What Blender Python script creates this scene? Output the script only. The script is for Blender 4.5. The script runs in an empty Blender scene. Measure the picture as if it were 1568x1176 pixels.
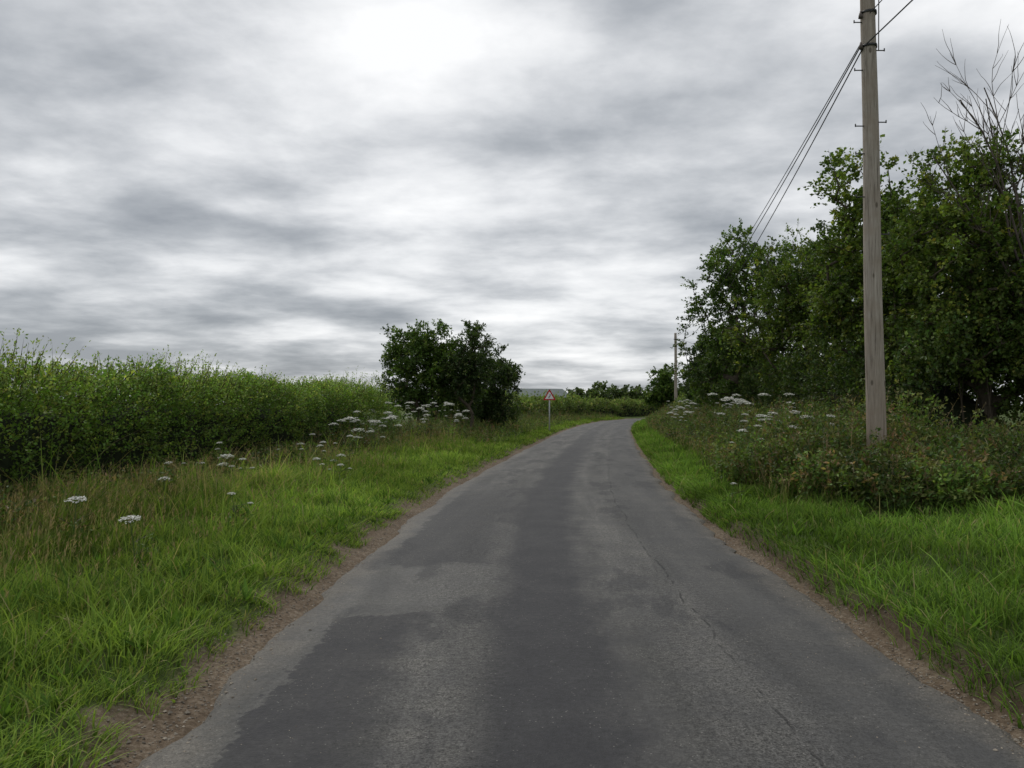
import bpy, math, numpy as np
from mathutils import Vector
rng=np.random.default_rng(7)
sc=bpy.context.scene
sc.view_settings.view_transform='Standard'
sc.view_settings.look='None'
sc.view_settings.exposure=0

# ---------------------------------------------------------------- helpers
def norm(v):
    return v/np.maximum(np.linalg.norm(v,axis=-1,keepdims=True),1e-9)
_h=np.random.default_rng(3).random((256,256))
def vn(x,y,s=1.0,o=0):
    x=np.asarray(x,float)*s+o*17.3+100; y=np.asarray(y,float)*s+o*5.7+100
    xi=np.floor(x).astype(int); yi=np.floor(y).astype(int)
    fx=x-xi; fy=y-yi; fx=fx*fx*(3-2*fx); fy=fy*fy*(3-2*fy)
    g=lambda a,b:_h[a%256,b%256]
    return (g(xi,yi)*(1-fx)+g(xi+1,yi)*fx)*(1-fy)+(g(xi,yi+1)*(1-fx)+g(xi+1,yi+1)*fx)*fy
def sstep(a,b,x):
    t=np.clip((x-a)/(b-a),0,1); return t*t*(3-2*t)

class Acc:
    def __init__(s): s.v=[];s.f=[];s.c=[];s.n=0;s.m=[]
    def add(s,v,f,c,mat=0):
        v=np.asarray(v,float).reshape(-1,3); f=np.asarray(f,int)
        c=np.asarray(c,float)
        if c.ndim==1: c=np.tile(c,(len(v),1))
        s.v.append(v); s.c.append(c); s.f.append(f+s.n); s.m.append(mat); s.n+=len(v)
    def build(s,name,mats,smooth=False,parent=None):
        me=bpy.data.meshes.new(name)
        V=np.concatenate(s.v).astype(np.float32); C=np.concatenate(s.c).astype(np.float32)
        loops=np.concatenate([f.ravel() for f in s.f]).astype(np.int32)
        tot=np.concatenate([np.full(len(f),f.shape[1]) for f in s.f]).astype(np.int32)
        mi=np.concatenate([np.full(len(f),m) for f,m in zip(s.f,s.m)]).astype(np.int32)
        st=np.concatenate([[0],np.cumsum(tot)[:-1]]).astype(np.int32)
        me.vertices.add(len(V)); me.vertices.foreach_set('co',V.ravel())
        me.loops.add(len(loops)); me.loops.foreach_set('vertex_index',loops)
        me.polygons.add(len(tot)); me.polygons.foreach_set('loop_start',st)
        for m in (mats if isinstance(mats,(list,tuple)) else [mats]): me.materials.append(m)
        me.polygons.foreach_set('material_index',mi)
        me.polygons.foreach_set('use_smooth',np.full(len(tot),smooth))
        me.update(calc_edges=True)
        a=me.attributes.new('Col','FLOAT_COLOR','POINT')
        a.data.foreach_set('color',np.hstack([C,np.ones((len(C),1),np.float32)]).ravel())
        ob=bpy.data.objects.new(name,me); sc.collection.objects.link(ob)
        if parent: ob.parent=parent
        return ob

def leaves(acc,P,A,N,L,W,C,mat=0):
    A=norm(A); S=norm(np.cross(A,N)); U=norm(np.cross(S,A))
    L=np.asarray(L).reshape(-1,1); W=np.asarray(W).reshape(-1,1)
    n=len(P)
    v=np.stack([P, P+A*L*.45+S*W*.5+U*W*.15, P+A*L, P+A*L*.45-S*W*.5+U*W*.15],1).reshape(-1,3)
    f=np.arange(4*n).reshape(n,4)
    acc.add(v,f,np.repeat(C,4,axis=0),mat)

def sprays(acc,P,D,L,k,lL,lW,C,r=rng,droop=0.15,twig=True,spread=.9,twc=(.05,.04,.025),cv=.25):
    n=len(P); D=norm(D); L=np.asarray(L).reshape(-1,1)*np.ones((n,1))
    t=r.random((n,k,1))**.8
    pos=P[:,None]+D[:,None]*L[:,None]*t
    pos[...,2]-=(droop*L*1.0)[:,None,0]*t[...,0]**2
    pos+=r.normal(0,.02,(n,k,3))
    A=D[:,None]*.6+r.normal(0,spread*.6,(n,k,3)); A[...,2]-=.12
    Nn=r.normal(0,.55,(n,k,3)); Nn[...,2]+=.8
    c=C[:,None]*(1+r.normal(0,cv,(n,k,1)))
    c=c*(1+r.normal(0,.07,(n,k,3)))
    sz=r.uniform(.65,1.25,(n*k))
    leaves(acc,pos.reshape(-1,3),A.reshape(-1,3),Nn.reshape(-1,3),lL*sz,lW*sz,np.clip(c.reshape(-1,3),.004,1))
    if twig:
        leaves(acc,P,D,r.normal(0,1,(n,3)),L[:,0],np.full(n,.012),np.tile(np.array(twc),(n,1)))

def blades(acc,P,h,w,az,lean,C,tip=1.15,mat=0):
    n=len(P); h=h.reshape(-1,1); w=w.reshape(-1,1); lean=lean.reshape(-1,1)
    d=np.stack([np.cos(az),np.sin(az),0*az],1)
    ra=az+rng.uniform(-1.2,1.2,n)+math.pi/2
    s=np.stack([np.cos(ra),np.sin(ra),0*az],1)
    up=np.array([0,0,1.])
    def pt(t): return P+up*h*(t-.25*lean*t*t)+d*h*lean*t*t*.8
    v=np.stack([P-s*w*.5,P+s*w*.5,pt(.45)-s*w*.5,pt(.45)+s*w*.5,pt(.78)-s*w*.35,pt(.78)+s*w*.35,pt(1.)],1)
    b=(np.arange(n)*7)[:,None]
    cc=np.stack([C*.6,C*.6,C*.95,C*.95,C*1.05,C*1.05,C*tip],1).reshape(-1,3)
    q=np.concatenate([b+np.array([0,1,3,2]),b+np.array([2,3,5,4])])
    n0=acc.n
    acc.add(v.reshape(-1,3),q,cc,mat)
    acc.f.append((b+np.array([4,5,6]))+n0); acc.m.append(mat); 

def tube(acc,pts,rad,C,sides=8,mat=0,cap=True):
    pts=np.asarray(pts,float); n=len(pts); rad=np.ones(n)*rad
    T=np.gradient(pts,axis=0); T=norm(T)
    ref=np.array([1.,0,0]) if abs(T[0,0])<.8 else np.array([0,1.,0])
    S=norm(np.cross(T,ref)); U=np.cross(S,T)
    a=np.linspace(0,2*math.pi,sides,endpoint=False)
    v=pts[:,None]+rad[:,None,None]*(np.cos(a)[None,:,None]*S[:,None]+np.sin(a)[None,:,None]*U[:,None])
    f=[]
    for i in range(n-1):
        for j in range(sides):
            k=(j+1)%sides
            f.append([i*sides+j,i*sides+k,(i+1)*sides+k,(i+1)*sides+j])
    n0=acc.n
    acc.add(v.reshape(-1,3),np.array(f),C,mat)
    if cap:
        acc.f.append(np.array([[n0+(n-1)*sides+j for j in range(sides)]])); acc.m.append(mat)
        acc.f.append(np.array([[n0+j for j in range(sides)][::-1]])); acc.m.append(mat)
def segs(acc,A,B,ra,rb,C,sides=5,mat=0):
    n=len(A); T=norm(B-A); ref=np.tile([.31,.52,.1],(n,1)); S=norm(np.cross(T,ref)); U=np.cross(S,T)
    a=np.linspace(0,2*math.pi,sides,endpoint=False)
    ring=np.cos(a)[None,:,None]*S[:,None]+np.sin(a)[None,:,None]*U[:,None]
    v=np.concatenate([A[:,None]+ring*ra[:,None,None],B[:,None]+ring*rb[:,None,None]],1)
    f=np.array([[j,(j+1)%sides,(j+1)%sides+sides,j+sides] for j in range(sides)])
    F=(np.arange(n)*2*sides)[:,None,None]+f[None]
    acc.add(v.reshape(-1,3),F.reshape(-1,4),C,mat)
def box(acc,lo,hi,C,mat=0):
    x0,y0,z0=lo;x1,y1,z1=hi
    v=[(x0,y0,z0),(x1,y0,z0),(x1,y1,z0),(x0,y1,z0),(x0,y0,z1),(x1,y0,z1),(x1,y1,z1),(x0,y1,z1)]
    f=[[0,3,2,1],[4,5,6,7],[0,1,5,4],[1,2,6,5],[2,3,7,6],[3,0,4,7]]
    acc.add(v,f,C,mat)

# ---------------------------------------------------------------- nodes
class NT:
    def __init__(s,tree): s.t=tree; s.n=tree.nodes; s.l=tree.links
    def node(s,typ,**k):
        x=s.n.new(typ)
        for a,b in k.items(): setattr(x,a,b)
        return x
    def set(s,inp,v):
        if isinstance(v,bpy.types.NodeSocket): s.l.new(v,inp)
        else: inp.default_value=v
    def m(s,op,a,b=None,c=None,clamp=False):
        x=s.node('ShaderNodeMath',operation=op,use_clamp=clamp)
        s.set(x.inputs[0],a)
        if b is not None: s.set(x.inputs[1],b)
        if c is not None: s.set(x.inputs[2],c)
        return x.outputs[0]
    def ss(s,v,a,b,lo=0.,hi=1.):
        x=s.node('ShaderNodeMapRange',interpolation_type='SMOOTHSTEP')
        s.set(x.inputs[0],v); s.set(x.inputs[1],a); s.set(x.inputs[2],b); s.set(x.inputs[3],lo); s.set(x.inputs[4],hi)
        return x.outputs[0]
    def noise(s,vec,scale,det=4,rough=.5,dist=0.):
        x=s.node('ShaderNodeTexNoise'); s.l.new(vec,x.inputs['Vector'])
        x.inputs['Scale'].default_value=scale; x.inputs['Detail'].default_value=det
        x.inputs['Roughness'].default_value=rough; x.inputs['Distortion'].default_value=dist
        return x.outputs['Fac']
    def comb(s,x,y,z=0.):
        c=s.node('ShaderNodeCombineXYZ'); s.set(c.inputs[0],x); s.set(c.inputs[1],y); s.set(c.inputs[2],z); return c.outputs[0]
    def mix(s,f,a,b,typ='MIX'):
        x=s.node('ShaderNodeMix',data_type='RGBA',blend_type=typ)
        s.set(x.inputs[0],f)
        for i,v in ((6,a),(7,b)):
            if isinstance(v,(tuple,list)): v=tuple(v)+(1,) if len(v)==3 else v
            s.set(x.inputs[i],v)
        return x.outputs[2]
    def ramp(s,f,stops):
        x=s.node('ShaderNodeValToRGB'); s.l.new(f,x.inputs[0]); e=x.color_ramp.elements
        while len(e)<len(stops): e.new(.5)
        for el,(p,c) in zip(e,stops): el.position=p; el.color=tuple(c)+(1,)
        return x.outputs[0]
def mat(name):
    m=bpy.data.materials.new(name); m.use_nodes=True; t=NT(m.node_tree)
    t.n.clear(); out=t.node('ShaderNodeOutputMaterial'); return m,t,out
def principled(t,out,col,rough=.8,spec=.3,bump=None,bs=.3,bd=.02):
    p=t.node('ShaderNodeBsdfPrincipled'); t.set(p.inputs['Base Color'],col if not isinstance(col,tuple) else col+(1,))
    t.set(p.inputs['Roughness'],rough); p.inputs['Specular IOR Level'].default_value=spec
    if bump is not None:
        b=t.node('ShaderNodeBump'); b.inputs['Strength'].default_value=bs; b.inputs['Distance'].default_value=bd
        t.l.new(bump,b.inputs['Height']); t.l.new(b.outputs[0],p.inputs['Normal'])
    t.l.new(p.outputs[0],out.inputs[0]); return p
def m_foliage(name,tr=.35,gloss=.25):
    m,t,out=mat(name)
    a=t.node('ShaderNodeAttribute',attribute_name='Col')
    if gloss>0:
        p=t.node('ShaderNodeBsdfPrincipled'); t.l.new(a.outputs['Color'],p.inputs['Base Color'])
        p.inputs['Roughness'].default_value=.5; p.inputs['Specular IOR Level'].default_value=gloss
    else:
        p=t.node('ShaderNodeBsdfDiffuse'); t.l.new(a.outputs['Color'],p.inputs[0])
    tl=t.node('ShaderNodeBsdfTranslucent')
    tc=t.mix(1.0,a.outputs['Color'],(1.25,1.3,.65),'MULTIPLY'); t.l.new(tc,tl.inputs[0])
    mx=t.node('ShaderNodeMixShader'); mx.inputs[0].default_value=tr
    t.l.new(p.outputs[0],mx.inputs[1]); t.l.new(tl.outputs[0],mx.inputs[2]); t.l.new(mx.outputs[0],out.inputs[0])
    return m
M_leaf=m_foliage('leaf'); M_grass=m_foliage('grass_blade',.36,0)
def m_attr(name,rough=.85,ns=30,amt=.5,stretch=(1,1,1)):
    m,t,out=mat(name)
    a=t.node('ShaderNodeAttribute',attribute_name='Col'); tc=t.node('ShaderNodeTexCoord')
    mp=t.node('ShaderNodeMapping'); mp.inputs['Scale'].default_value=stretch; t.l.new(tc.outputs['Object'],mp.inputs[0])
    n=t.noise(mp.outputs[0],ns,6,.65)
    r=t.ramp(n,[(.25,(1-amt,)*3),(.75,(1+amt*.6,)*3)])
    c=t.mix(1.,a.outputs['Color'],r,'MULTIPLY')
    principled(t,out,c,rough,.2,n,.4,.01); return m
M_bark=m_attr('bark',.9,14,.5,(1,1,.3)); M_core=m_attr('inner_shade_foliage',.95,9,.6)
M_stone=m_attr('stone',.9,60,.4); M_paint=m_attr('painted_metal',.45,25,.12); M_wire=m_attr('cable',.6,5,.1)
M_white=m_attr('umbel_floret',.8,40,.1)

# ---------------------------------------------------------------- road centre
_cy=np.array([-60,-30,0,5.4,7.3,11.4,15.8,22.8,34,51,68,82,95,110,130,160,250,900.])
_cx=np.array([.3,.3,.36,.42,.45,.6,.92,1.75,3.15,5.45,8.3,11.4,16,25,40,65,150,760.])
_gy=np.arange(-60,900,.25); _gx=np.interp(_gy,_cy,_cx)
k=np.exp(-.5*(np.arange(-16,17)/6.)**2); k/=k.sum()
_gx=np.convolve(np.pad(_gx,16,mode='edge'),k,'valid')
def xc(y): return np.interp(y,_gy,_gx)
HW=2.17
def edgeL(y): return -HW-.06*(vn(y,0*y,1.3,1)-.5)*2-.04*(vn(y,0*y,5,2)-.5)*2-.02*(vn(y,0*y,14,2)-.5)*2
def edgeR(y): return HW+.08*(vn(y,0*y,1.0,3)-.5)*2+.05*(vn(y,0*y,4,4)-.5)*2+.03*(vn(y,0*y,13,2)-.5)*2
def gz(x,y):
    x=np.asarray(x,float); y=np.asarray(y,float)
    t=x-xc(y)
    l=-t-HW; r=t-HW
    zl=-.03+.03*sstep(.0,.15,l)+.09*sstep(.2,.5,l)+.10*sstep(1,4,l)
    zr=-.03+.02*sstep(.0,.1,r)+.15*sstep(.10,.28,r)+.18*sstep(.6,4,r)
    z=np.where(t<0,zl,zr)
    z=np.where(np.abs(t)<HW-.05,-.05,z)
    a=np.maximum(np.abs(t)-HW,0)
    z+=sstep(.3,1.5,a)*(vn(x,y,1.2,5)-.5)*.12+sstep(.1,.5,a)*(vn(x,y,5,6)-.5)*.04
    z+=sstep(10,80,a)*(vn(x,y,.02,7)-.5)*.8
    return z

# ---------------------------------------------------------------- ground
ts=np.concatenate([-np.geomspace(1800,12,26),-np.linspace(11.5,3.2,24),-np.linspace(3.15,2.0,24),[-1.2,0,1.2],np.linspace(2.0,3.15,24),np.linspace(3.2,11.5,24),np.geomspace(12,1800,26)])
ys=np.concatenate([[-300,-100,-40,-15],np.linspace(-6,14,160),np.linspace(14.3,60,120),np.linspace(60.6,150,80),np.geomspace(155,3000,30)])
TT,YY=np.meshgrid(ts,ys)
XX=np.where(YY<800,xc(YY),xc(800*np.ones_like(YY)))*np.clip(1-(np.abs(TT)-60)/600,0,1)+TT
ZZ=np.where(np.abs(TT)<100,gz(XX,np.minimum(YY,800)),.2)
V=np.stack([XX,YY,ZZ],-1).reshape(-1,3)
nr,nc=TT.shape; ii=np.arange(nr*nc).reshape(nr,nc)
F=np.stack([ii[:-1,:-1],ii[:-1,1:],ii[1:,1:],ii[1:,:-1]],-1).reshape(-1,4)
lr=np.where(TT<0,-TT-HW,TT-HW)
dirt=np.where(TT<0,1-sstep(.25,.5,lr+(vn(XX,YY,3,8)-.5)*.35),1-sstep(.22,.40,lr+(vn(XX,YY,3,9)-.5)*.25))
C=np.stack([dirt,sstep(30,120,np.abs(TT)),(TT>0)*sstep(.08,.2,lr)],-1).reshape(-1,3)
m,t,out=mat('ground_soil_grass')
a=t.node('ShaderNodeAttribute',attribute_name='Col'); sp=t.node('ShaderNodeSeparateColor'); t.l.new(a.outputs['Color'],sp.inputs[0])
tc=t.node('ShaderNodeTexCoord'); O=tc.outputs['Object']
n1=t.noise(O,1.2,5,.6); n2=t.noise(O,28,5,.7); n3=t.noise(O,.05,3)
g=t.ramp(n1,[(.3,(.035,.056,.013)),(.55,(.065,.098,.022)),(.75,(.10,.12,.035))])
g=t.mix(sp.outputs[1],g,t.ramp(n3,[(.35,(.09,.15,.03)),(.65,(.16,.17,.06))]))
d=t.ramp(n2,[(.25,(.060,.043,.028)),(.5,(.17,.13,.09)),(.72,(.30,.25,.19))])
d=t.mix(t.ss(n1,.35,.65),t.mix(1.,d,(.75,.72,.7),'MULTIPLY'),d)
vo=t.node('ShaderNodeTexVoronoi'); t.l.new(O,vo.inputs['Vector']); vo.inputs['Scale'].default_value=55
st=t.ss(vo.outputs['Distance'],.12,.3,1,0); st=t.m('MULTIPLY',st,t.ss(n1,.45,.6))
d=t.mix(t.m('MULTIPLY',st,.7),d,(.36,.33,.28))
d=t.mix(t.m('MULTIPLY',sp.outputs[2],.75),d,(.055,.040,.025))
col=t.mix(sp.outputs[0],g,d)
principled(t,out,col,.95,.15,t.m('ADD',n2,st),.7,.03)
A=Acc(); A.add(V,F,C); A.build('ground',m,True)

# ---------------------------------------------------------------- road
ys=np.concatenate([np.linspace(-40,-3,20),np.arange(-2.9,30,.06),np.arange(30,170,.8)])
us=np.array([-1,-.97,-.9,-.75,-.5,-.25,0,.25,.5,.75,.9,.97,1])
eL=edgeL(ys)+xc(ys); eR=edgeR(ys)+xc(ys)
X=eL[:,None]+(eR-eL)[:,None]*(us[None]+1)/2
Z=.045*(1-us[None]**2)+.004+0*X
Z[:,0]-=.035; Z[:,-1]-=.035
V=np.stack([X,np.repeat(ys[:,None],len(us),1),Z],-1).reshape(-1,3)
T=X-xc(ys)[:,None]
nr,nc=X.shape; ii=np.arange(nr*nc).reshape(nr,nc)
F=np.stack([ii[:-1,:-1],ii[:-1,1:],ii[1:,1:],ii[1:,:-1]],-1).reshape(-1,4)
C=np.stack([(T/10+.5),0*T,0*T],-1).reshape(-1,3)
m,t,out=mat('worn_asphalt')
a=t.node('ShaderNodeAttribute',attribute_name='Col'); sp=t.node('ShaderNodeSeparateColor'); t.l.new(a.outputs['Color'],sp.inputs[0])
tt=t.m('MULTIPLY',t.m('SUBTRACT',sp.outputs[0],.5),10.)
tc=t.node('ShaderNodeTexCoord'); O=tc.outputs['Object']; so=t.node('ShaderNodeSeparateXYZ'); t.l.new(O,so.inputs[0]); y=so.outputs[1]
tv=t.comb(tt,y,0.)
tvs=t.comb(tt,t.m('MULTIPLY',y,.14),0.)
def C0(n,k=1.): return t.m('MULTIPLY',t.m('SUBTRACT',n,.5),k)
nb=t.noise(tvs,2.2,5,.6,.3)
nm=t.noise(tv,2.2,6,.65)
nf=t.noise(tv,70,2,.8)
nc_=t.noise(tv,24,5,.85)
nw2=t.noise(tv,1.1,5,.6)
ne=t.noise(tv,9,4,.7)
tj=t.m('ADD',tt,t.m('ADD',C0(nw2,.55),C0(ne,.16)))
base=t.ramp(nb,[(.32,(.060,.0595,.057)),(.5,(.084,.0825,.079)),(.68,(.114,.111,.104))])
base=t.mix(t.ss(nm,.35,.7),base,t.mix(1.,base,(1.26,1.24,1.19),'MULTIPLY'))
c1=t.ss(tj,-.72,-.42); c2=t.ss(tj,.05,.48,1,0)
cm=t.m('MULTIPLY',c1,c2); cm=t.m('MULTIPLY',cm,t.ss(y,60,9,.4,.92))
base=t.mix(cm,base,t.mix(t.ss(nm,.35,.65),(.029,.029,.032),(.040,.040,.042)))
tw=t.m('ADD',tt,t.m('ADD',C0(t.noise(tv,1.7,5,.6),.55),C0(ne,.3)))
yw=t.m('ADD',y,t.m('ADD',C0(t.noise(tv,2.3,4,.5),1.2),C0(ne,.45)))
pl=t.m('MULTIPLY',t.ss(tw,-1.83,-1.80),t.ss(tw,-1.35,-.95,1,.1))
pl=t.m('MULTIPLY',pl,t.ss(yw,6.2,6.28,1,0))
base=t.mix(t.m('MULTIPLY',pl,t.ss(nm,.3,.6,.95,.75)),base,(.030,.030,.033))
p2=t.m('MULTIPLY',t.ss(tw,-1.85,-1.82),t.ss(tw,-.9,-.5,1,0)); p2=t.m('MULTIPLY',p2,t.m('MULTIPLY',t.ss(yw,8.3,8.38),t.ss(yw,13,18,1,0)))
base=t.mix(t.m('MULTIPLY',p2,.65),base,(.040,.040,.042))
p3=t.m('MULTIPLY',t.ss(tw,-1.7,-1.5),t.ss(tw,-.75,-.6,1,0)); p3=t.m('MULTIPLY',p3,t.m('MULTIPLY',t.ss(yw,6.6,6.75),t.ss(yw,8.1,8.2,1,0)))
base=t.mix(t.m('MULTIPLY',p3,.42),base,(.128,.125,.117))
p4=t.ss(tj,.98,1.12); base=t.mix(t.m('MULTIPLY',p4,.4),base,(.053,.053,.054))
bl=t.m('MULTIPLY',t.ss(t.noise(t.comb(tt,t.m('MULTIPLY',y,.4),4.),1.3,5,.65),.54,.62),.6)
base=t.mix(bl,base,(.037,.037,.039))
ed=t.ss(t.m('ADD',t.m('ABSOLUTE',tt),C0(nm,.7)),1.8,2.2)
base=t.mix(t.m('MULTIPLY',ed,.65),base,(.155,.140,.118))
cj=t.m('ABSOLUTE',t.m('SUBTRACT',t.m('ADD',tt,C0(t.noise(t.comb(0.,y,0.),.7,8,.65),.28)),1.03))
ck=t.m('MULTIPLY',t.ss(cj,.003,.012,1,0),t.ss(t.noise(tv,3,3),.45,.57))
base=t.mix(t.m('MULTIPLY',ck,.6),base,(.02,.02,.02))
coarse=t.ss(t.m('ABSOLUTE',t.m('SUBTRACT',t.m('ABSOLUTE',tj),.85)),.1,.6,1,.55)
coarse=t.m('MULTIPLY',coarse,t.ss(nm,.3,.6,.75,1.05))
agg=t.m('ADD',C0(nf,4.6),C0(nc_,3.8))
mulv=t.m('MAXIMUM',t.m('ADD',1.,t.m('MULTIPLY',agg,coarse)),.25)
base=t.mix(1.,base,t.comb(mulv,mulv,mulv),'MULTIPLY')
vo2=t.node('ShaderNodeTexVoronoi'); t.l.new(tv,vo2.inputs['Vector']); vo2.inputs['Scale'].default_value=26
chip=t.m('MULTIPLY',t.ss(vo2.outputs['Distance'],.08,.14,1,0),t.ss(nm,.38,.55))
base=t.mix(t.m('MULTIPLY',chip,.5),base,(.34,.33,.30))
bump=t.m('ADD',t.m('MULTIPLY',t.m('ADD',nf,t.m('MULTIPLY',nc_,.6)),coarse),t.m('ADD',t.m('MULTIPLY',nm,.5),t.m('MULTIPLY',ck,-1.5)))
p=principled(t,out,base,t.ss(nf,.3,.7,.6,.9),.24,bump,.7,.014)
A=Acc(); A.add(V,F,C); A.build('road',m,True)

A=Acc()
n=5600
yy=np.exp(rng.uniform(math.log(2.5),math.log(28),n)); side=rng.random(n)<.55
tq=np.where(side,-HW-rng.normal(.10,.12,n),HW+rng.normal(.02,.09,n))
stray=rng.random(n)<.10; tq=np.where(stray,np.sign(tq)*rng.uniform(1.2,2.1,n),tq)
xx=xc(yy)+tq; zz=np.where(np.abs(tq)<HW,.045*(1-(tq/HW)**2)+.002,gz(xx,yy))
s=rng.uniform(.004,.010,n)*(1+.6*(rng.random(n)<.06))*np.where(stray,.6,1.)
o=np.array([[1,0,0],[0,1,0],[-1,0,0],[0,-1,0],[0,0,.7],[0,0,-.7]],float)
v=np.stack([xx,yy,zz+s*.4],1)[:,None]+o[None]*s[:,None,None]*rng.uniform(.6,1.3,(n,6,1))
f=np.array([[0,1,4],[1,2,4],[2,3,4],[3,0,4],[1,0,5],[2,1,5],[3,2,5],[0,3,5]])
cc=np.repeat(np.array([.27,.235,.19])*rng.uniform(.5,1.5,(n,1)),6,axis=0)
A.add(v.reshape(-1,3),((np.arange(n)*6)[:,None,None]+f[None]).reshape(-1,3),cc); A.build('gravel',M_stone)

# ---------------------------------------------------------------- grass
def grass(side,N,y0,y1):
    A=Acc()
    yy=np.exp(rng.uniform(math.log(y0),math.log(y1),N))
    if side<0:
        q=rng.random(N); a=.14+q*5.1
    else:
        wd=np.where(yy<10.6,5.8,1.9); a=.10+rng.random(N)*wd
    xx=xc(yy)+side*(HW+a)
    cl=vn(xx,yy,6,11); cb=vn(xx,yy,.9,12); c2_=vn(xx,yy,2.6,14)
    eg=sstep(.05,.32,a-.10+.35*(vn(xx,yy,3,8)-.4)+.2*(vn(xx,yy,9,8)-.5)) if side<0 else sstep(.0,.16,a-.03+.22*(vn(xx,yy,3,9)-.5))
    keep=rng.random(N)<(.30+1.05*cl*cl)*eg
    xx,yy,a,cl,cb,c2_=xx[keep],yy[keep],a[keep],cl[keep],cb[keep],c2_[keep]; n=len(xx)
    P=np.stack([xx,yy,gz(xx,yy)-.01],1)
    tuft=(.55+.9*c2_)
    if side<0:
        h=(.10+.10*sstep(.2,1.5,a)+.15*sstep(1.4,3.8,a))*(.35+.7*cb+.6*rng.random(n))*tuft
        dry=sstep(1.8,4.2,a+1.8*(cb-.5))*.38
    else:
        h=(.14+.05*sstep(.3,1,a)+.08*sstep(1.3,2.5,a)*(yy>11))*(.35+.7*cb+.6*rng.random(n))*tuft
        dry=sstep(1.3,2.2,a)*.28*(yy>11)
    h=h*(1+1.1*(rng.random(n)<.03))
    w=(.0046+.00052*yy)*rng.uniform(.7,1.4,n)
    w=w*(1+1.2*(rng.random(n)<.04))
    az=rng.uniform(0,2*math.pi,n)+2*cb
    edge=a<.55
    az=np.where(edge&(rng.random(n)<.6),(0 if side<0 else math.pi)+rng.normal(0,.8,n),az)
    lean=np.clip(rng.normal(.75,.38,n)+edge*.3,.05,1.7)
    c0=np.array([.155,.250,.047]); c1=np.array([.245,.328,.072]); c2=np.array([.33,.30,.15]); c3=np.array([.088,.156,.035])
    if side>0: c0=c0*np.array([.82,.95,.9]); c1=c1*np.array([.82,.95,.9]); c3=c3*.92
    r1=rng.random((n,1)); C=c0*(1-r1)+c1*r1
    mk=rng.random((n,1)); C=np.where(mk<.28,c3,C)
    dd=(rng.random(n)<(dry*.7+.06))[:,None]; C=np.where(dd,c2*rng.uniform(.7,1.1,(n,1)),C)
    C=C*(.56+.84*vn(xx,yy,.6,13)[:,None])*(.72+.50*c2_[:,None])
    blades(A,P,h,w,az,lean,C)
    return A
A=grass(-1,265000,2.0,95)
def stalks(A,xx,yy,hm,colr):
    n=len(xx); P=np.stack([xx,yy,gz(xx,yy)],1)
    h=hm*rng.uniform(.6,1.25,n); az=rng.normal(.2,.9,n); lean=rng.uniform(.05,.45,n)
    C=colr*rng.uniform(.7,1.2,(n,1))
    blades(A,P,h,(.0028+.00035*yy),az,lean,C,1.)
    d=np.stack([np.cos(az),np.sin(az),0*az],1)
    tip=P+np.array([0,0,1])*(h*(1-.25*lean))[:,None]+d*(h*lean*.8)[:,None]
    for k in range(4):
        D=np.array([0,0,1.])+d*.5+rng.normal(0,.25,(n,3))
        leaves(A,tip-np.array([0,0,1])*(h*.045*k)[:,None],D,rng.normal(0,1,(n,3)),rng.uniform(.03,.06,n),.005+.0005*yy,np.array([.34,.27,.16])*rng.uniform(.6,1.15,(n,1)))
n=6500; yy=np.exp(rng.uniform(math.log(4),math.log(80),n)); a=1.3+3.7*rng.random(n)**.6; xx=xc(yy)-HW-a
kp=vn(xx,yy,.8,21)+.25*(a>3)>.42; stalks(A,xx[kp],yy[kp],.20+.085*np.minimum(a[kp],4.),np.array([.22,.24,.10]))
def weeds(A,n,side,y0,y1,a0,a1):
    y=np.exp(rng.uniform(math.log(y0),math.log(y1),n)); a=rng.uniform(a0,a1,n); x=xc(y)+side*(HW+a)
    P=np.repeat(np.stack([x,y,gz(x,y)+.02],1),9,axis=0); az=rng.uniform(0,6.28,n*9)
    D=np.stack([np.cos(az),np.sin(az),rng.uniform(.5,1.8,n*9)],1)
    leaves(A,P,D,np.array([0,0,1.])+rng.normal(0,.2,(n*9,3)),rng.uniform(.10,.24,n*9),rng.uniform(.02,.045,n*9),np.array([.10,.18,.035])*rng.uniform(.6,1.5,(n*9,1)))
weeds(A,420,-1,2.5,40,.4,4.5)
A.build('verge_grass',M_grass)
A=grass(1,195000,2.0,95)
n=1500; yy=np.exp(rng.uniform(math.log(11.5),math.log(80),n)); xx=xc(yy)+HW+1.1+.9*rng.random(n)
stalks(A,xx,yy,.5,np.array([.19,.20,.08]))
weeds(A,320,1,2.5,30,.3,5)
A.build('verge_grass',M_grass)

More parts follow.
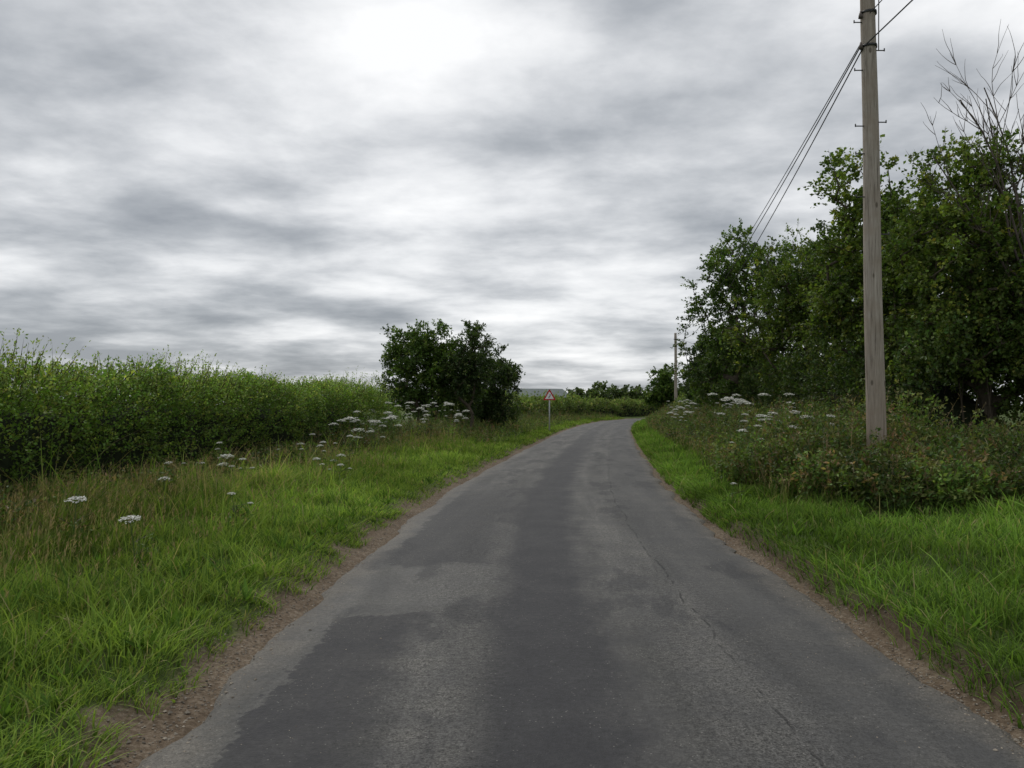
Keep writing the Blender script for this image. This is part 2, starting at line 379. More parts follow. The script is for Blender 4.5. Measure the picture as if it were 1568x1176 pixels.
# ---------------------------------------------------------------- hedges
def hedge(name,y0,y1,tf,hf,wf,dens,lL,lW,cols,seed,shoot=.35,nshoot=16,core=True,base0=.1,shcol=None,lk=9):
    r=np.random.default_rng(seed); A=Acc(); L=y1-y0
    n=int(dens*L*4.0)
    y=r.uniform(y0,y1,n); ph=r.uniform(-.15,math.pi+.15,n)
    bulge=.68+.64*vn(y,ph*2.5,1.1,seed)+.3*(vn(y,ph*6,3.4,seed+1)-.5)
    h=hf(y); w=wf(y)
    cx=xc(y)+tf(y)
    cs,sn=np.cos(ph),np.sin(ph)
    ex=np.sign(cs)*np.abs(cs)**.6; ez=np.sign(sn)*np.abs(sn)**.55
    dep=1-.35*r.random(n)**2
    X=cx+ex*w*.5*bulge*dep; Z=base0+np.maximum(ez,-.02)*(h-base0)*(.80+.20*bulge)*dep
    P=np.stack([X,y,Z+gz(X,y)*.5],1)
    D=np.stack([ex*.9,0*y,.45+ez*.6],1)+r.normal(0,.45,(n,3))
    cc=vn(y,Z*1.5,1.3,seed+3)[:,None]; k=r.random((n,1))
    C=cols[0]*(1-cc)+cols[1]*cc; C=np.where(k<.12,cols[2],C); C=C*(.7+.6*vn(y,Z,3.,seed+5)[:,None])
    C=C*(.65+.70*np.clip(Z/h,0,1)**1.5)[:,None]  # lit top and shaded foot of the hedge, put into leaf colour
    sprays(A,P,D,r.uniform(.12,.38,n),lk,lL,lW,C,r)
    n=int(nshoot*L); y=r.uniform(y0,y1,n); q=r.uniform(-.45,.45,n)
    h=hf(y); w=wf(y); X=xc(y)+tf(y)+q*w; Z=h*(.95-.5*q*q)
    P=np.stack([X,y,Z],1); D=np.stack([r.normal(.28,.2,n),r.normal(0,.2,n),np.ones(n)],1)
    C=(shcol if shcol is not None else cols[1]*1.25)*r.uniform(.7,1.2,(n,1))
    sprays(A,P,D,shoot*r.uniform(.3,1.8,n)*(.35+1.2*vn(y,0*y,.9,seed+8)),14,lL*1.0,lW*.7,C,r,-.0,True,.5)
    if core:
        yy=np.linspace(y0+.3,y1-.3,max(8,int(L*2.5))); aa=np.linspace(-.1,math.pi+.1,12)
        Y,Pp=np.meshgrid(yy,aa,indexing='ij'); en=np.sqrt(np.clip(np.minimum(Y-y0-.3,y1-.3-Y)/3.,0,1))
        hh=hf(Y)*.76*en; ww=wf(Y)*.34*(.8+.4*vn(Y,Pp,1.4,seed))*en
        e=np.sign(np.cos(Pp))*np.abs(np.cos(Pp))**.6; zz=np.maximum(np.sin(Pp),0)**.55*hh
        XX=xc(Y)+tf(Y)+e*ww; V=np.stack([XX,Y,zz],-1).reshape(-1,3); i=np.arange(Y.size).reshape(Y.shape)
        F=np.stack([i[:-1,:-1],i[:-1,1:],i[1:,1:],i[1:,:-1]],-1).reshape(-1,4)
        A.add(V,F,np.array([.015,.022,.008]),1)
    n=int(L*5); y=r.uniform(y0,y1,n); X=xc(y)+tf(y)+r.uniform(-.3,.3,n)
    P0=np.stack([X,y,gz(X,y)],1); P1=P0+np.stack([r.normal(0,.25,n),r.normal(0,.3,n),hf(y)*.8],1)
    segs(A,P0,P1,np.full(n,.03),np.full(n,.008),np.array([.06,.05,.035]),5,2)
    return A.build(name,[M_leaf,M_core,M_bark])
hc=[np.array([.092,.172,.030]),np.array([.175,.280,.048]),np.array([.28,.34,.075])]
hedge('hawthorn_hedge',2.5,29,lambda y:-8.05+.015*np.maximum(y-8,0),lambda y:2.08+.30*(vn(y,0*y,.45,31)-.5)+.10*sstep(9,6,y),lambda y:1.9+0*y,180,.052,.038,hc,41,.48,75,shcol=np.array([.30,.39,.12]))
hc2=[np.array([.09,.14,.035]),np.array([.16,.22,.055]),np.array([.25,.24,.09])]
hedge('mixed_hedge',46,150,lambda y:-7.6+.02*(y-46),lambda y:2.0+.9*(vn(y,0*y,.35,33)-.5),lambda y:2.0+0*y,28,.16,.12,hc2,43,.6,6,lk=7)
hedge('mixed_hedge',46,150,lambda y:7.0+0*y,lambda y:1.9+.7*(vn(y,0*y,.4,34)-.5),lambda y:2.6+0*y,28,.16,.12,hc2,44,.6,6,lk=7)
hc3=[np.array([.036,.066,.016]),np.array([.070,.112,.026]),np.array([.11,.14,.04])]
hedge('understory_shrub',15,50,lambda y:8.8-.02*y,lambda y:3.1+1.2*(vn(y,0*y,.4,35)-.5),lambda y:3.4+0*y,100,.085,.06,hc3,45,.5,6)

# ---------------------------------------------------------------- brush / undergrowth
def brush(name,xx,yy,hh,seed,kl=20,lL=.085,lW=.04,dead=.12,pal=None):
    r=np.random.default_rng(seed); A=Acc(); n=len(xx)
    P=np.stack([xx,yy,gz(xx,yy)],1); D=np.stack([r.normal(0,.24,n),r.normal(-.05,.24,n),np.ones(n)],1)
    pal=pal if pal is not None else 1.28*np.array([[.065,.110,.026],[.105,.160,.035],[.135,.155,.05],[.185,.130,.065],[.045,.078,.02]])
    kind=r.choice(len(pal),n,p=[.32,.28,.16,.07,.17]); zone=vn(xx,yy,1.1,seed)
    C=pal[kind]*(.42+1.15*zone)[:,None]
    k=r.random(n)<dead
    sprays(A,P[~k],D[~k],hh[~k],kl,lL,lW,C[~k],r,.15,True,1.4,(.13,.11,.05))
    q=~k; m=q.sum()
    for j in range(3):
        f=r.uniform(.35,.9,(m,1)); Pq=P[q]+norm(D[q])*hh[q][:,None]*f; Dq=r.normal(0,.7,(m,3)); Dq[:,2]=np.abs(Dq[:,2])*.7+.2
        sprays(A,Pq,Dq,r.uniform(.12,.34,m),max(5,kl//3),lL,lW,C[q],r,.3,True,1.2,(.13,.11,.05))
    m=k.sum(); Dk=norm(D[k]); tw=np.array([.26,.20,.12])*r.uniform(.5,1.1,(m,1))
    leaves(A,P[k],Dk,r.normal(0,1,(m,3)),hh[k]*1.05,.010+.0004*yy[k],tw)
    for j in range(14):
        leaves(A,P[k]+Dk*(hh[k]*r.uniform(.6,1.03,m))[:,None],r.normal(0,1,(m,3))+[0,0,.8],r.normal(0,1,(m,3)),r.uniform(.04,.10,m),np.full(m,.015),tw)
    return A.build(name,M_leaf)
n=4300; x1=rng.uniform(3.8,11.5,n); y1=10.1+5.2*rng.random(n); kp=(x1-xc(y1)>3.35-.2*(y1-12)+.5*vn(y1,0*y1,1.2,56))&(y1>10.1+.8*vn(x1,0*x1,.9,57)+1.6*sstep(5.2,3.8,x1)); x1,y1=x1[kp],y1[kp]
h1=(.32+.34*sstep(10.3,13.2,y1)+.50*vn(x1,y1,.9,51))*rng.uniform(.6,1.25,len(x1))
n=4600; y2=np.exp(rng.uniform(math.log(13),math.log(72),n)); t2=3.45+3.4*rng.random(n)+.5*(vn(y2,0*y2,.7,58)-.5); x2=xc(y2)+t2
h2=(.45+.75*sstep(3.5,5.2,t2)+.5*vn(x2,y2,.8,52))*rng.uniform(.65,1.2,n)
brush('undergrowth',np.r_[x1,x2],np.r_[y1,y2],np.r_[h1,h2],61,20,.075,.038)
n=2200; y3=np.exp(rng.uniform(math.log(5),math.log(75),n)); t3=-7.2+1.3*rng.random(n)**1.4+.015*np.maximum(y3-8,0); x3=xc(y3)+t3
kp=vn(x3,y3,.7,55)>.35; x3,y3=x3[kp],y3[kp]
h3=(.22+.45*vn(x3,y3,.8,53)+.5*sstep(15,26,y3))*rng.uniform(.7,1.2,len(x3))
n=1500; y4=rng.uniform(30,95,n); t4=-6.8+3.6*rng.random(n); x4=xc(y4)+t4
h4=(.35+.8*sstep(-3.5,-6,t4)*vn(x4,y4,.5,59)+.15)*rng.uniform(.7,1.25,n)
brush('undergrowth',np.r_[x3,x4],np.r_[y3,y4],np.r_[h3,h4],62,14,.075,.037,.20)

# ---------------------------------------------------------------- trees
def tree(name,base,blobs,ncl,nl,lL,lW,cols,seed,trunk_h=1.5,tr=.14,clr=.42,wind=0.,mx=1.0):
    r=np.random.default_rng(seed); A=Acc(); base=np.array([base[0],base[1],float(gz(base[0],base[1]))])
    B=np.array(blobs,float); vol=B[:,3]*B[:,4]*B[:,5]; pi=r.choice(len(B),ncl,p=vol/vol.sum())
    u=norm(r.normal(0,1,(ncl,3))); rad=r.random(ncl)**.38*(1+.22*r.normal(0,1,ncl).clip(-1,mx))
    cen=B[pi,:3]+u*rad[:,None]*B[pi,3:6]; cen[:,2]=np.maximum(cen[:,2],.5)
    order=np.argsort(np.linalg.norm(cen-[0,0,trunk_h],axis=1)); cen=cen[order]
    nodes=[np.zeros(3)]; par=[-1]
    for i in range(1,5):
        nodes.append(np.array([r.normal(0,.06),r.normal(0,.06),trunk_h*i/4])); par.append(i-1)
    leafnode=[]
    for c in cen:
        Nn=np.array(nodes); d=np.linalg.norm(Nn-c,axis=1)+.5*np.maximum(0,Nn[:,2]-c[2]+.1); d[:3]+=1.5
        j=int(np.argmin(d)); p=nodes[j]; st=max(1,int(np.linalg.norm(c-p)/.5))
        pr=j
        for k in range(1,st+1):
            f=k/st; q=p*(1-f)+c*f+(r.normal(0,.06,3) if k<st else 0); q=q+np.array([0,0,-.12*math.sin(math.pi*f)])
            nodes.append(q); par.append(pr); pr=len(nodes)-1
        leafnode.append(pr)
    Nn=np.array(nodes); par=np.array(par); cnt=np.zeros(len(Nn)); cnt[leafnode]+=1
    for i in range(len(Nn)-1,0,-1): cnt[par[i]]+=cnt[i]
    R=tr*(np.maximum(cnt,1)/max(cnt[0],1))**.5; R=np.maximum(R,.008)
    ix=np.arange(1,len(Nn)); segs(A,Nn[par[ix]]+base,Nn[ix]+base,R[par[ix]],R[ix],np.array([.105,.088,.065]),6,1)
    kk=nl
    cidx=np.repeat(np.arange(ncl),kk); cl=cen[cidx]
    mid=B[:,:3].mean(0); out=norm(cl-mid)
    D=out*.75+r.normal(0,.6,(len(cl),3)); D[:,2]+=.25; D[:,0]+=wind
    size=clr*r.uniform(.6,1.35,ncl)[cidx]
    P=cl+base+r.normal(0,.25,(len(cl),3))*size[:,None]
    bri=r.uniform(0,1,ncl)[cidx][:,None]**1.3; C=cols[0]*(1-bri)+cols[1]*bri
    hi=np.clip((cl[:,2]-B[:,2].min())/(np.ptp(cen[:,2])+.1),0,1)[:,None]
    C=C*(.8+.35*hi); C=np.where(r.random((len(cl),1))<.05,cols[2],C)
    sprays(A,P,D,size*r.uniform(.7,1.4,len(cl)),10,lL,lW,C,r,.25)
    return A.build(name,[M_leaf,M_bark])
g1=[np.array([.052,.098,.021]),np.array([.132,.215,.040]),np.array([.20,.27,.055])]
g2=[np.array([.036,.068,.019]),np.array([.082,.132,.035]),np.array([.12,.155,.05])]
g3=[np.array([.072,.122,.024]),np.array([.185,.260,.048]),np.array([.27,.30,.06])]
tree('hawthorn_tree',(-4.4,38),[(0,0,3.3,1.9,1.9,1.6),(-.6,0,4.15,1.2,1.2,1.25),(.9,0,3.9,1.3,1.2,1.4),(1.7,0,2.8,1.3,1.2,1.5),(.2,0,1.8,2.0,1.8,1.1)],400,12,.11,.078,g1,71,1.2,.16,.36,.1,.5)
tree('elder_tree',(-1.9,37),[(.2,0,4.4,.6,.8,1.1),(-.3,0,3.2,1.1,1,1.3)],90,11,.14,.065,g2,72,1.5,.09,.42,.1)
tree('hawthorn_tree',(-1.2,42),[(0,0,2.9,1.4,1.5,1.5),(.55,0,3.2,.8,1,1.15),(0,0,1.5,1.5,1.5,1.0)],240,12,.12,.07,g2,73,1.0,.13,.34)
tree('poplar_tree',(9.9,34),[(-.2,0,7.0,1.4,1.5,1.9),(-.3,0,5.0,2.1,1.9,2.0),(1.6,0,6.6,1.4,1.4,1.7),(.2,0,2.9,2.4,2,1.9)],420,11,.11,.085,g1,74,2.2,.2,.40,0,1.4)
tree('ash_tree',(10.6,28),[(0,0,5.9,1.6,1.6,1.5),(-.9,0,4.2,1.6,1.6,1.8),(.8,0,4.6,1.8,1.6,2)],300,11,.11,.07,g3,75,2.,.17,.38,0,1.4)
tree('maple_tree',(8.9,19.5),[(-.35,0,6.8,.75,.8,.8),(.2,0,5.4,1.2,1.2,1.3),(-.3,0,3.8,1.3,1.3,1.4)],210,11,.09,.08,g3,76,2.4,.12,.34,0,1.4)
tree('field_maple_tree',(10.0,16.8),[(-.1,0,5.75,1.1,1.4,1.15),(-.9,0,4.6,1.2,1.3,1.2),(.9,0,4.2,1.5,1.5,1.4),(-.2,0,3.1,2.0,1.6,1.4)],420,12,.08,.07,g3,77,1.8,.16,.34,0,1.4)
tree('field_maple_tree',(12.4,16.2),[(-.3,0,4.3,1.6,1.6,1.3),(-.5,0,3.5,2.1,1.6,1.5),(-.4,0,2.4,2.3,1.6,1.5)],300,12,.085,.075,g3,78,1.8,.16,.36,0,1.4)
tree('ash_tree',(12.2,22.5),[(0,0,6.0,2.4,2,1.7),(0,0,3.8,2.6,2,2)],300,11,.11,.08,g1,79,2,.18,.42)
tree('ash_tree',(11.6,25),[(0,0,5.4,2.1,1.8,2),(0,0,3.2,2.3,1.8,1.8)],200,11,.12,.08,g2,83,2,.18,.42)
tree('hawthorn_tree',(12.9,48),[(0,0,4.0,1.8,1.8,1.9),(-.6,0,2.6,1.7,1.6,1.6)],220,11,.15,.11,g2,80,1.4,.15,.42)
tree('hawthorn_tree',(14.9,60),[(0,0,3.4,1.6,1.8,1.5)],110,11,.18,.13,g2,84,1.4,.15,.42)
tree('hawthorn_tree',(15.5,80),[(-.1,0,3.5,1.3,1.6,1.7),(0,0,2.2,2.0,1.8,1.4)],140,11,.2,.15,g1,81,1.4,.15,.45)

def dead(name,base,seed):
    r=np.random.default_rng(seed); A=Acc(); c=np.array([.12,.10,.085])
    def br(p,d,L,rad,lev):
        n=7; pts=[p]; dd=d.copy()
        for i in range(n):
            dd=dd+r.normal(0,.10,3)*[1,1,.4]+np.array([0,0,.03]); dd/=np.linalg.norm(dd); pts.append(pts[-1]+dd*L/n)
        rr=np.linspace(rad,rad*.35,n+1); tube(A,pts,rr,c,5,0,False)
        if lev>0:
            for k in range(8 if lev>1 else 5):
                i=r.integers(3 if lev>1 else 2,n); s=r.normal(0,.45,3); nd=dd*.9+s; nd[2]=abs(nd[2])+.4; nd/=np.linalg.norm(nd)
                br(pts[i],nd,L*r.uniform(.22,.42),max(rr[i]*.6,.007),lev-1)
    b=np.array(base,float)
    br(b,np.array([.0,0,1.]),2.8,.085,0)
    top=b+[0,0,2.6]
    for d,L in (((-.20,0,1),5.2),((-.10,.05,1),5.3),((.0,0,1),5.2),((.14,-.05,1),5.),((-.34,0,.95),4.4),((.3,0,1),4.6)):
        d=np.array(d,float); br(top+r.normal(0,.08,3),d/np.linalg.norm(d),L,.032,2)
    return A.build(name,M_bark,True)
dead('dead_tree',(10.45,15.5,.3),5)
# ---------------------------------------------------------------- distant trees
A=Acc(); r=np.random.default_rng(90)
def dist(x,y,h,w):
    nc=40; u=norm(r.normal(0,1,(nc,3))); c=np.array([x,y,h*.55])+u*r.random((nc,1))**.4*np.array([w*.5,w*.5,h*.45])
    P=np.repeat(c,9,axis=0)+r.normal(0,.3,(nc*9,3)); D=u.repeat(9,axis=0)+r.normal(0,.6,(nc*9,3))
    b=r.random((nc,1)).repeat(9,axis=0); C=np.array([.07,.105,.04])*(1-b)+np.array([.12,.165,.055])*b
    sprays(A,P,D,np.full(len(P),w*.11),7,.5,.4,C,r,.1,False)
    segs(A,np.array([[x,y,0.]]),np.array([[x,y,h*.6]]),np.array([.25]),np.array([.1]),np.array([.06,.05,.04]),6,1)
for x in np.arange(-260,330,7.5):
    yb=230+40*math.sin(x*.02)
    dist(x+r.uniform(-2,2),yb+r.uniform(-8,8),r.uniform(3.5,8.)*(1. if x>-30 else .8)*(.6 if -5<x<12 else 1.),r.uniform(7,11))
for x,y,h,w in ((17,150,5.6,6),(23,150,5.4,6),(28,140,5.4,6),(13,150,4.6,4),(33,135,5.5,6),(40,135,6,7),(20,125,4.,4),(14,128,3.6,4)): dist(x,y,h,w)
A.build('distant_treeline',[M_leaf,M_bark])

# ---------------------------------------------------------------- cow parsley
def umbels(name,items,seed):
    r=np.random.default_rng(seed); A=Acc()
    for (x,y,h,R) in items:
        z0=float(gz(x,y)); b=np.array([x,y,z0]); lean=r.normal(0,.08,2)
        top=b+np.array([lean[0]*h,lean[1]*h,h]); mid=b+np.array([lean[0]*h*.3,lean[1]*h*.3,h*.5])
        g=np.array([.12,.17,.06]); tube(A,[b,mid,top],np.array([.007,.006,.004]),g,5,0,False)
        heads=[(top,R)]
        for k in range(r.integers(0,3)):
            q=b+(top-b)*r.uniform(.55,.8); d=np.array([r.normal(0,.22),r.normal(0,.22),h*r.uniform(.1,.25)])
            tube(A,[q,q+d*.6,q+d],.0035,g,4,0,False); heads.append((q+d,R*r.uniform(.4,.8)))
        for (c,rr) in heads:
            na=14; an=np.arange(na)*2.4; ra=rr*np.sqrt((np.arange(na)+.5)/na)*r.uniform(.8,1.1,na)
            e=c+np.stack([np.cos(an)*ra,np.sin(an)*ra,.35*rr*np.ones(na)-.3*ra**2/rr+np.sin(an)*ra*.15],1)
            segs(A,np.tile(c-[0,0,.03],(na,1)),e,np.full(na,.0018),np.full(na,.0015),g,3,0)
            nf=16; P=np.repeat(e,nf,axis=0)+r.normal(0,rr*.13,(na*nf,3))*[1,1,.35]
            N=r.normal(0,.3,(na*nf,3))+[0,0,1]; Aa=r.normal(0,1,(na*nf,3))*[1,1,.2]
            leaves(A,P,Aa,N,np.full(len(P),rr*.20),np.full(len(P),rr*.19),np.array([.84,.84,.78])*r.uniform(.85,1.05,(len(P),1)),1)
        P=np.repeat(b[None]+(top-b)[None]*r.uniform(.05,.6,(8,1)),1,axis=0); D=r.normal(0,1,(8,3)); D[:,2]=.3
        sprays(A,P,D,np.full(8,.22),9,.06,.022,np.tile([.10,.16,.035],(8,1)),r,.3)
    return A.build(name,[M_leaf,M_white])
it=[]
def px(x,y,d,R):
    X=(x-784)/1207*d; z=1.7-(y-620)/1207*d; it.append((X,d,z-float(gz(X,d)),R))
for a in ((115,767,8.4,.10),(210,795,7.6,.095),(355,700,14,.12),(345,711,14,.08),(368,704,14.5,.07),(460,680,18,.08),(486,703,16,.08),(520,698,17,.09),(520,712,15,.06),(365,755,10,.05)): px(*a)
r=np.random.default_rng(4)
for k in range(42):
    d=r.uniform(20,34); x=xc(d)-5.9+r.normal(0,.7); it.append((float(x),d,r.uniform(.8,1.6),r.uniform(.06,.17)))
for k in range(10):
    d=r.uniform(10,20); x=xc(d)-5.9+r.normal(0,.6); it.append((float(x),d,r.uniform(.5,.9),r.uniform(.04,.07)))
umbels('cow_parsley',it,1)
it=[]
for a in ((1115,614,18,.20),(1125,618,17.5,.16),(1178,606,20,.15),(1205,605,20,.12),(1105,605,22,.13),(1135,606,22,.11),(1165,638,16,.11),(1240,640,15,.12),(1218,632,15.5,.10),(1125,660,15,.09),(1185,634,17,.11),(1045,625,28,.13),(1060,632,26,.13),(1022,633,32,.13),(1120,740,12,.04),(1285,700,12,.05),(1215,655,15,.09)): px(*a)
for k in range(34):
    d=r.uniform(14,42); x=xc(d)+4.4+r.uniform(-.6,1.2); it.append((float(x),d,r.uniform(1.1,1.75),r.uniform(.05,.13)))
umbels('cow_parsley',it,2)

# ---------------------------------------------------------------- utility poles
m,t,out=mat('weathered_pole_wood')
tc=t.node('ShaderNodeTexCoord'); mp=t.node('ShaderNodeMapping'); mp.inputs['Scale'].default_value=(1,1,.05); t.l.new(tc.outputs['Object'],mp.inputs[0])
n=t.noise(mp.outputs[0],38,6,.7); n2=t.noise(tc.outputs['Object'],2.2,4,.6)
c=t.ramp(n,[(.32,(.11,.095,.078)),(.44,(.29,.255,.215)),(.7,(.45,.405,.35))])
c=t.mix(t.ss(n2,.4,.7,0.,.45),c,(.25,.20,.15))
so=t.node('ShaderNodeSeparateXYZ'); t.l.new(tc.outputs['Object'],so.inputs[0])
c=t.mix(t.ss(so.outputs[2],.4,3.2,.5,0.),c,(.23,.165,.11))
mp2=t.node('ShaderNodeMapping'); mp2.inputs['Scale'].default_value=(1,1,.45); t.l.new(tc.outputs['Object'],mp2.inputs[0])
vk=t.node('ShaderNodeTexVoronoi'); t.l.new(mp2.outputs[0],vk.inputs['Vector']); vk.inputs['Scale'].default_value=4.5
c=t.mix(t.ss(vk.outputs['Distance'],.06,.13,.7,0.),c,(.06,.045,.03))
principled(t,out,c,.85,.2,n,.6,.01); M_pole=m
PX,PY=5.82,12.6
def pole(x,y,h,r0,r1,lean,steps):
    z0=float(gz(x,y))-.3; A=Acc(); zs=np.linspace(z0,h,18)
    pts=[(x+lean*(z/h)+.008*math.sin(z*1.3),y,z) for z in zs]
    tube(A,pts,np.linspace(r0,r1,18),(.3,.3,.3),20,0)
    dk=np.array([.06,.06,.06])
    for (z,s) in steps:
        cx=x+lean*z/h; r_=r0+(r1-r0)*z/h
        tube(A,[(cx+s*r_*.8,y-.02,z),(cx+s*(r_+.13),y-.02,z),],.010,dk,6,1)
        tube(A,[(cx+s*(r_+.125),y-.02,z-.012),(cx+s*(r_+.125),y-.02,z+.035)],.010,dk,6,1)
    return A
def zat(py,d=PY): return 1.7+(620-py)/1207*d
A=pole(PX,PY,8.95,.155,.108,-.06,[(zat(72),1),(zat(103),-1),(zat(184),1),(zat(190),-1),(zat(233),-1),(zat(358),1),(zat(28),-1),(zat(300),-1)])
zc_=zat(66); dk=np.array([.05,.05,.05])
for dz in (0,.55):
    tube(A,[(PX-.05,PY,zc_+dz-.02),(PX-.05,PY,zc_+dz+.02)],.128,dk,20,1)
    tube(A,[(PX-.20,PY-.05,zc_+dz),(PX+.02,PY-.13,zc_+dz)],.014,dk,6,1)
for dz in (0,.5):
    tube(A,[(PX-.20,PY-.05,zc_+dz-.05),(PX-.20,PY-.05,zc_+dz),(PX-.20,PY-.05,zc_+dz+.06)],np.array([.035,.028,.012]),np.array([.12,.10,.09]),10,1)
s=np.linspace(0,1,14); tube(A,np.stack([PX+.05+.02*s,PY-.125+0*s,zc_-.1+s*1.3],1),.008,dk,6,1)
A.build('utility_pole',[M_pole,M_paint],True)
FX,FY=14.55,70.
A=pole(FX,FY,8.1,.15,.11,.0,[])
box(A,(FX-.2,FY-.16,7.5),(FX+.2,FY-.12,7.56),dk,1)
A.build('utility_pole',[M_pole,M_paint],True)
A=Acc()
def wire(a,b,sag,rad=.009,n=60):
    s=np.linspace(0,1,n)[:,None]; a=np.array(a);b=np.array(b); p=a*(1-s)+b*s; p[:,2]-=(4*sag*s*(1-s))[:,0]
    tube(A,p,rad*np.ones(n),dk,5,0,False)
wire((PX-.20,PY-.05,zc_),(FX-.15,FY-.1,7.7),.95,.011)
wire((PX-.18,PY-.05,zc_-.06),(FX+.1,FY-.1,7.5),1.35,.011)
wire((PX-.20,PY-.05,zc_+.04),(FX-.1,FY-.1,7.95),.75,.009)
wire((PX-.14,PY-.12,zc_),(PX-.1,-32,zc_+.7),.5,.011)
wire((PX-.08,PY-.12,zc_+.5),(PX-.6,-32,zc_+1.6),.5,.008)
wire((FX,FY,7.7),(75,170,7.7),1.5,.011)
A.build('overhead_wires',M_wire)

# ---------------------------------------------------------------- warning sign
E=bpy.data.objects.new('traffic_sign',None); sc.collection.objects.link(E); E.location=(2.28,48,0)
def child(A,name,mats,smooth=False):
    o=A.build(name,mats,smooth); o.parent=E; return o
A=Acc(); tube(A,[(0,0,-.2),(0,0,2.35)],.038,(.42,.43,.43),12); tube(A,[(0,0,2.35),(0,0,2.37)],.04,(.1,.1,.1),12); child(A,'post',M_paint,True)
def rtri(s,rc,y,cz):
    v=[];R=s/math.sqrt(3)-2*rc
    for k in range(3):
        a0=math.pi/2+k*2*math.pi/3; c=(R*math.cos(a0),R*math.sin(a0))
        for j in range(7):
            a=a0-math.pi/3+j*2*math.pi/18; v.append((c[0]+rc*math.cos(a),y,cz+c[1]+rc*math.sin(a)))
    return v
def plate(A,s,rc,y,cz,col,th=None):
    v=rtri(s,rc,y,cz); n=len(v)
    if th is None: A.add(v,[list(range(n))],col)
    else:
        v2=[(p[0],y+th,p[2]) for p in v]; A.add(v+v2,[list(range(n)),list(range(2*n-1,n-1,-1))],col)
        A.f.append(np.array([[i,(i+1)%n,(i+1)%n+n,i+n] for i in range(n)])+A.n-2*n); A.m.append(0)
cz=2.22
A=Acc(); plate(A,.80,.04,-.052,cz,(.3,.3,.3),.008); child(A,'back_plate',M_paint)
A=Acc(); plate(A,.78,.04,-.056,cz,(.55,.015,.02)); child(A,'red_border',M_paint)
A=Acc(); plate(A,.54,.02,-.060,cz-.005,(.85,.85,.83)); child(A,'white_face',M_paint)
A=Acc()
for (x0,z0,x1,z1,w) in ((-.03,-.11,-.03,-.02,.022),(-.03,-.02,.035,.02,.022),(.035,.02,.035,.09,.02)):
    d=np.array([x1-x0,z1-z0]);d=d/np.linalg.norm(d); p=np.array([-d[1],d[0]])*w
    q=[(x0-d[0]*.01+p[0],-.064,cz+z0-d[1]*.01+p[1]),(x0-d[0]*.01-p[0],-.064,cz+z0-d[1]*.01-p[1]),(x1+d[0]*.01-p[0],-.064,cz+z1+d[1]*.01-p[1]),(x1+d[0]*.01+p[0],-.064,cz+z1+d[1]*.01+p[1])]
    q=[(a,b-.0005*len(A.v),c) for a,b,c in q]; A.add(q,[[0,1,2,3]],(.015,.015,.015))
q=[(-.0,-.067,cz+.08),(.07,-.067,cz+.08),(.035,-.067,cz+.145)]; A.add(q,[[0,1,2]],(.015,.015,.015))
child(A,'bend_pictogram',M_paint)
A=Acc()
for z in (2.1,2.32): box(A,(-.12,-.043,z-.02),(.12,-.036,z+.02),(.3,.3,.3))
child(A,'clamps',M_paint)

# ---------------------------------------------------------------- barn
E=bpy.data.objects.new('farm_barn',None); sc.collection.objects.link(E); E.location=(5.2,185,0); E.rotation_euler=(0,0,math.radians(24))
m,t,out=mat('corrugated_sheet')
a=t.node('ShaderNodeAttribute',attribute_name='Col'); tc=t.node('ShaderNodeTexCoord')
w=t.node('ShaderNodeTexWave'); t.l.new(tc.outputs['Object'],w.inputs['Vector']); w.inputs['Scale'].default_value=2.
n=t.noise(tc.outputs['Object'],.8,4)
c=t.mix(1.,a.outputs['Color'],t.ramp(n,[(.3,(.8,.8,.8)),(.7,(1.1,1.1,1.1))]),'MULTIPLY')
principled(t,out,c,.6,.3,w.outputs['Fac'],.4,.05); M_sheet=m
L,Wd,he,hr=7.,5.,3.6,5.5
A=Acc(); v=[(-L,-Wd,0),(L,-Wd,0),(L,Wd,0),(-L,Wd,0),(-L,-Wd,he),(L,-Wd,he),(L,Wd,he),(-L,Wd,he),(-L,0,hr-.05),(L,0,hr-.05)]
A.add(v,[[0,1,5,4],[2,3,7,6]],(.07,.10,.08)); A.add(v,[[0,4,8,7,3],[1,2,6,9,5]],(.07,.10,.08)); child(A,'walls',M_sheet)
A=Acc(); ov=.5
for sgn in (-1,1):
    y1=sgn*(Wd+ov); z1=he-ov*(hr-he)/Wd
    A.add([(-L-ov,y1,z1+.02),(L+ov,y1,z1+.02),(L+ov,0,hr+.02),(-L-ov,0,hr+.02),(-L-ov,y1,z1-.08),(L+ov,y1,z1-.08),(L+ov,0,hr-.08),(-L-ov,0,hr-.08)],[[0,1,2,3],[4,7,6,5],[0,4,5,1],[0,3,7,4],[1,5,6,2]],(.10,.13,.125))
child(A,'roof',M_sheet)
A=Acc(); box(A,(-2.2,-Wd-.06,0),(2.2,-Wd-.01,2.5),(.05,.07,.06)); child(A,'sliding_door',M_sheet)

# ---------------------------------------------------------------- world
w=bpy.data.worlds.new('World'); sc.world=w; w.use_nodes=True; t=NT(w.node_tree); t.n.clear()
out=t.node('ShaderNodeOutputWorld')
sky=t.node('ShaderNodeTexSky',sky_type='NISHITA'); sky.sun_disc=False; sky.sun_elevation=math.radians(52); sky.sun_rotation=math.radians(-25)
b1=t.node('ShaderNodeBackground'); t.l.new(sky.outputs[0],b1.inputs[0]); b1.inputs[1].default_value=.1
tc=t.node('ShaderNodeTexCoord'); s=t.node('ShaderNodeSeparateXYZ'); t.l.new(tc.outputs['Generated'],s.inputs[0])
x,y,z=s.outputs; zp=t.m('ADD',t.m('MAXIMUM',z,0.),.14)
u=t.m('DIVIDE',x,zp); v=t.m('DIVIDE',y,zp)
n1=t.noise(t.comb(t.m('MULTIPLY',u,.85),v,1.7),.85,2,.5,.15)
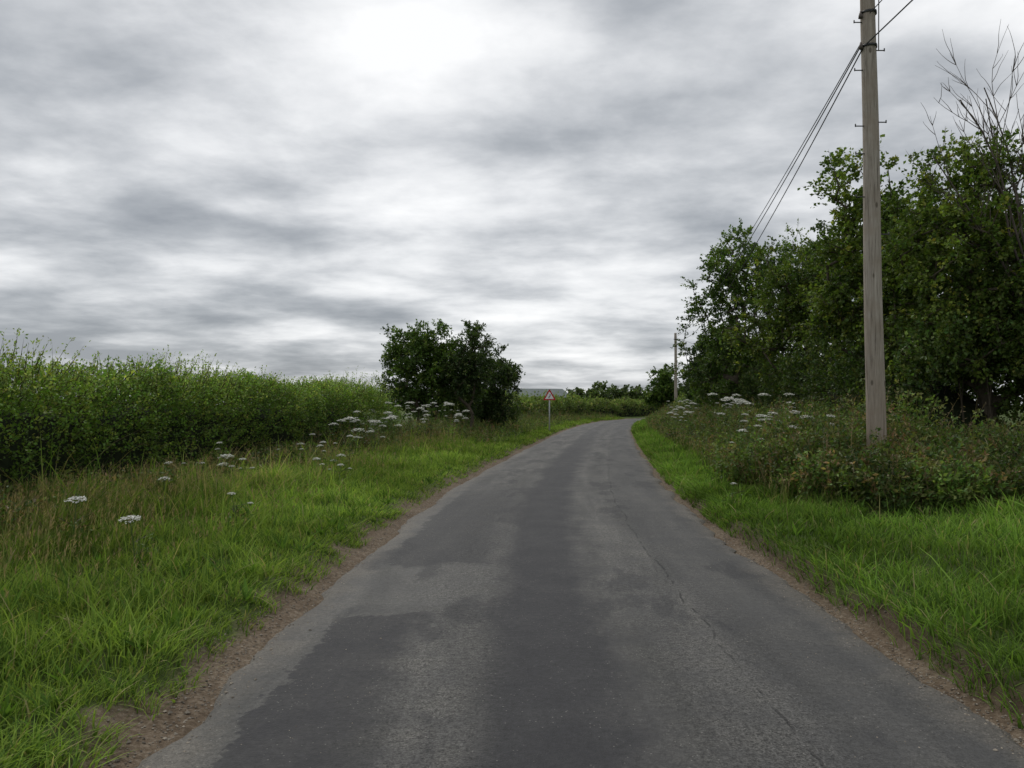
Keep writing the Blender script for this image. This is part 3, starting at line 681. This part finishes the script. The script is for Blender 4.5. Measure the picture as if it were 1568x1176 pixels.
n2=t.noise(t.comb(t.m('MULTIPLY',u,.90),v,3.),2.1,7,.55,.10)
s1=t.m('ADD',t.m('MULTIPLY',n1,.46),t.m('MULTIPLY',n2,.54))
def gd(px_,py_,sx,sy,amp):
    dx=(px_-784)/1207; dz=(620-py_)/1207
    a=t.m('MULTIPLY',t.m('SUBTRACT',t.m('DIVIDE',x,t.m('MAXIMUM',y,.1)),dx),1/sx)
    b=t.m('MULTIPLY',t.m('SUBTRACT',t.m('DIVIDE',z,t.m('MAXIMUM',y,.1)),dz),1/sy)
    r2=t.m('ADD',t.m('MULTIPLY',a,a),t.m('MULTIPLY',b,b))
    return t.m('MULTIPLY',t.m('POWER',2.718,t.m('MULTIPLY',r2,-1.)),amp)
for g in (gd(600,30,.36,.10,.042),gd(900,190,.34,.08,-.055),gd(800,395,.24,.03,.035),gd(200,545,.35,.035,-.05)):
    s1=t.m('ADD',s1,g)
cc=t.ramp(s1,[(.36,(.30,.322,.352)),(.43,(.42,.442,.470)),(.50,(.59,.608,.632)),(.57,(.79,.802,.818)),(.65,(.97,.975,.98))])
b2=t.node('ShaderNodeBackground'); t.l.new(cc,b2.inputs[0]); b2.inputs[1].default_value=1.05
mx=t.node('ShaderNodeMixShader'); mx.inputs[0].default_value=.95
t.l.new(b1.outputs[0],mx.inputs[1]); t.l.new(b2.outputs[0],mx.inputs[2]); t.l.new(mx.outputs[0],out.inputs[0])
sd=bpy.data.lights.new('sun','SUN'); sd.energy=1.5; sd.angle=math.radians(25); sd.color=(1,.96,.90)
so=bpy.data.objects.new('sun',sd); sc.collection.objects.link(so)
el=math.radians(52); azr=math.radians(-25)
dv=Vector((math.sin(azr)*math.cos(el),math.cos(azr)*math.cos(el),math.sin(el)))
so.rotation_euler=dv.to_track_quat('Z','Y').to_euler()
cd=bpy.data.cameras.new('camera'); cd.sensor_width=36; cd.lens=36*1207/1568; cd.clip_end=6000; cd.clip_start=.05
co=bpy.data.objects.new('camera',cd); sc.collection.objects.link(co); co.location=(0,0,1.7); co.rotation_euler=(math.radians(91.52),0,0)
sc.camera=co
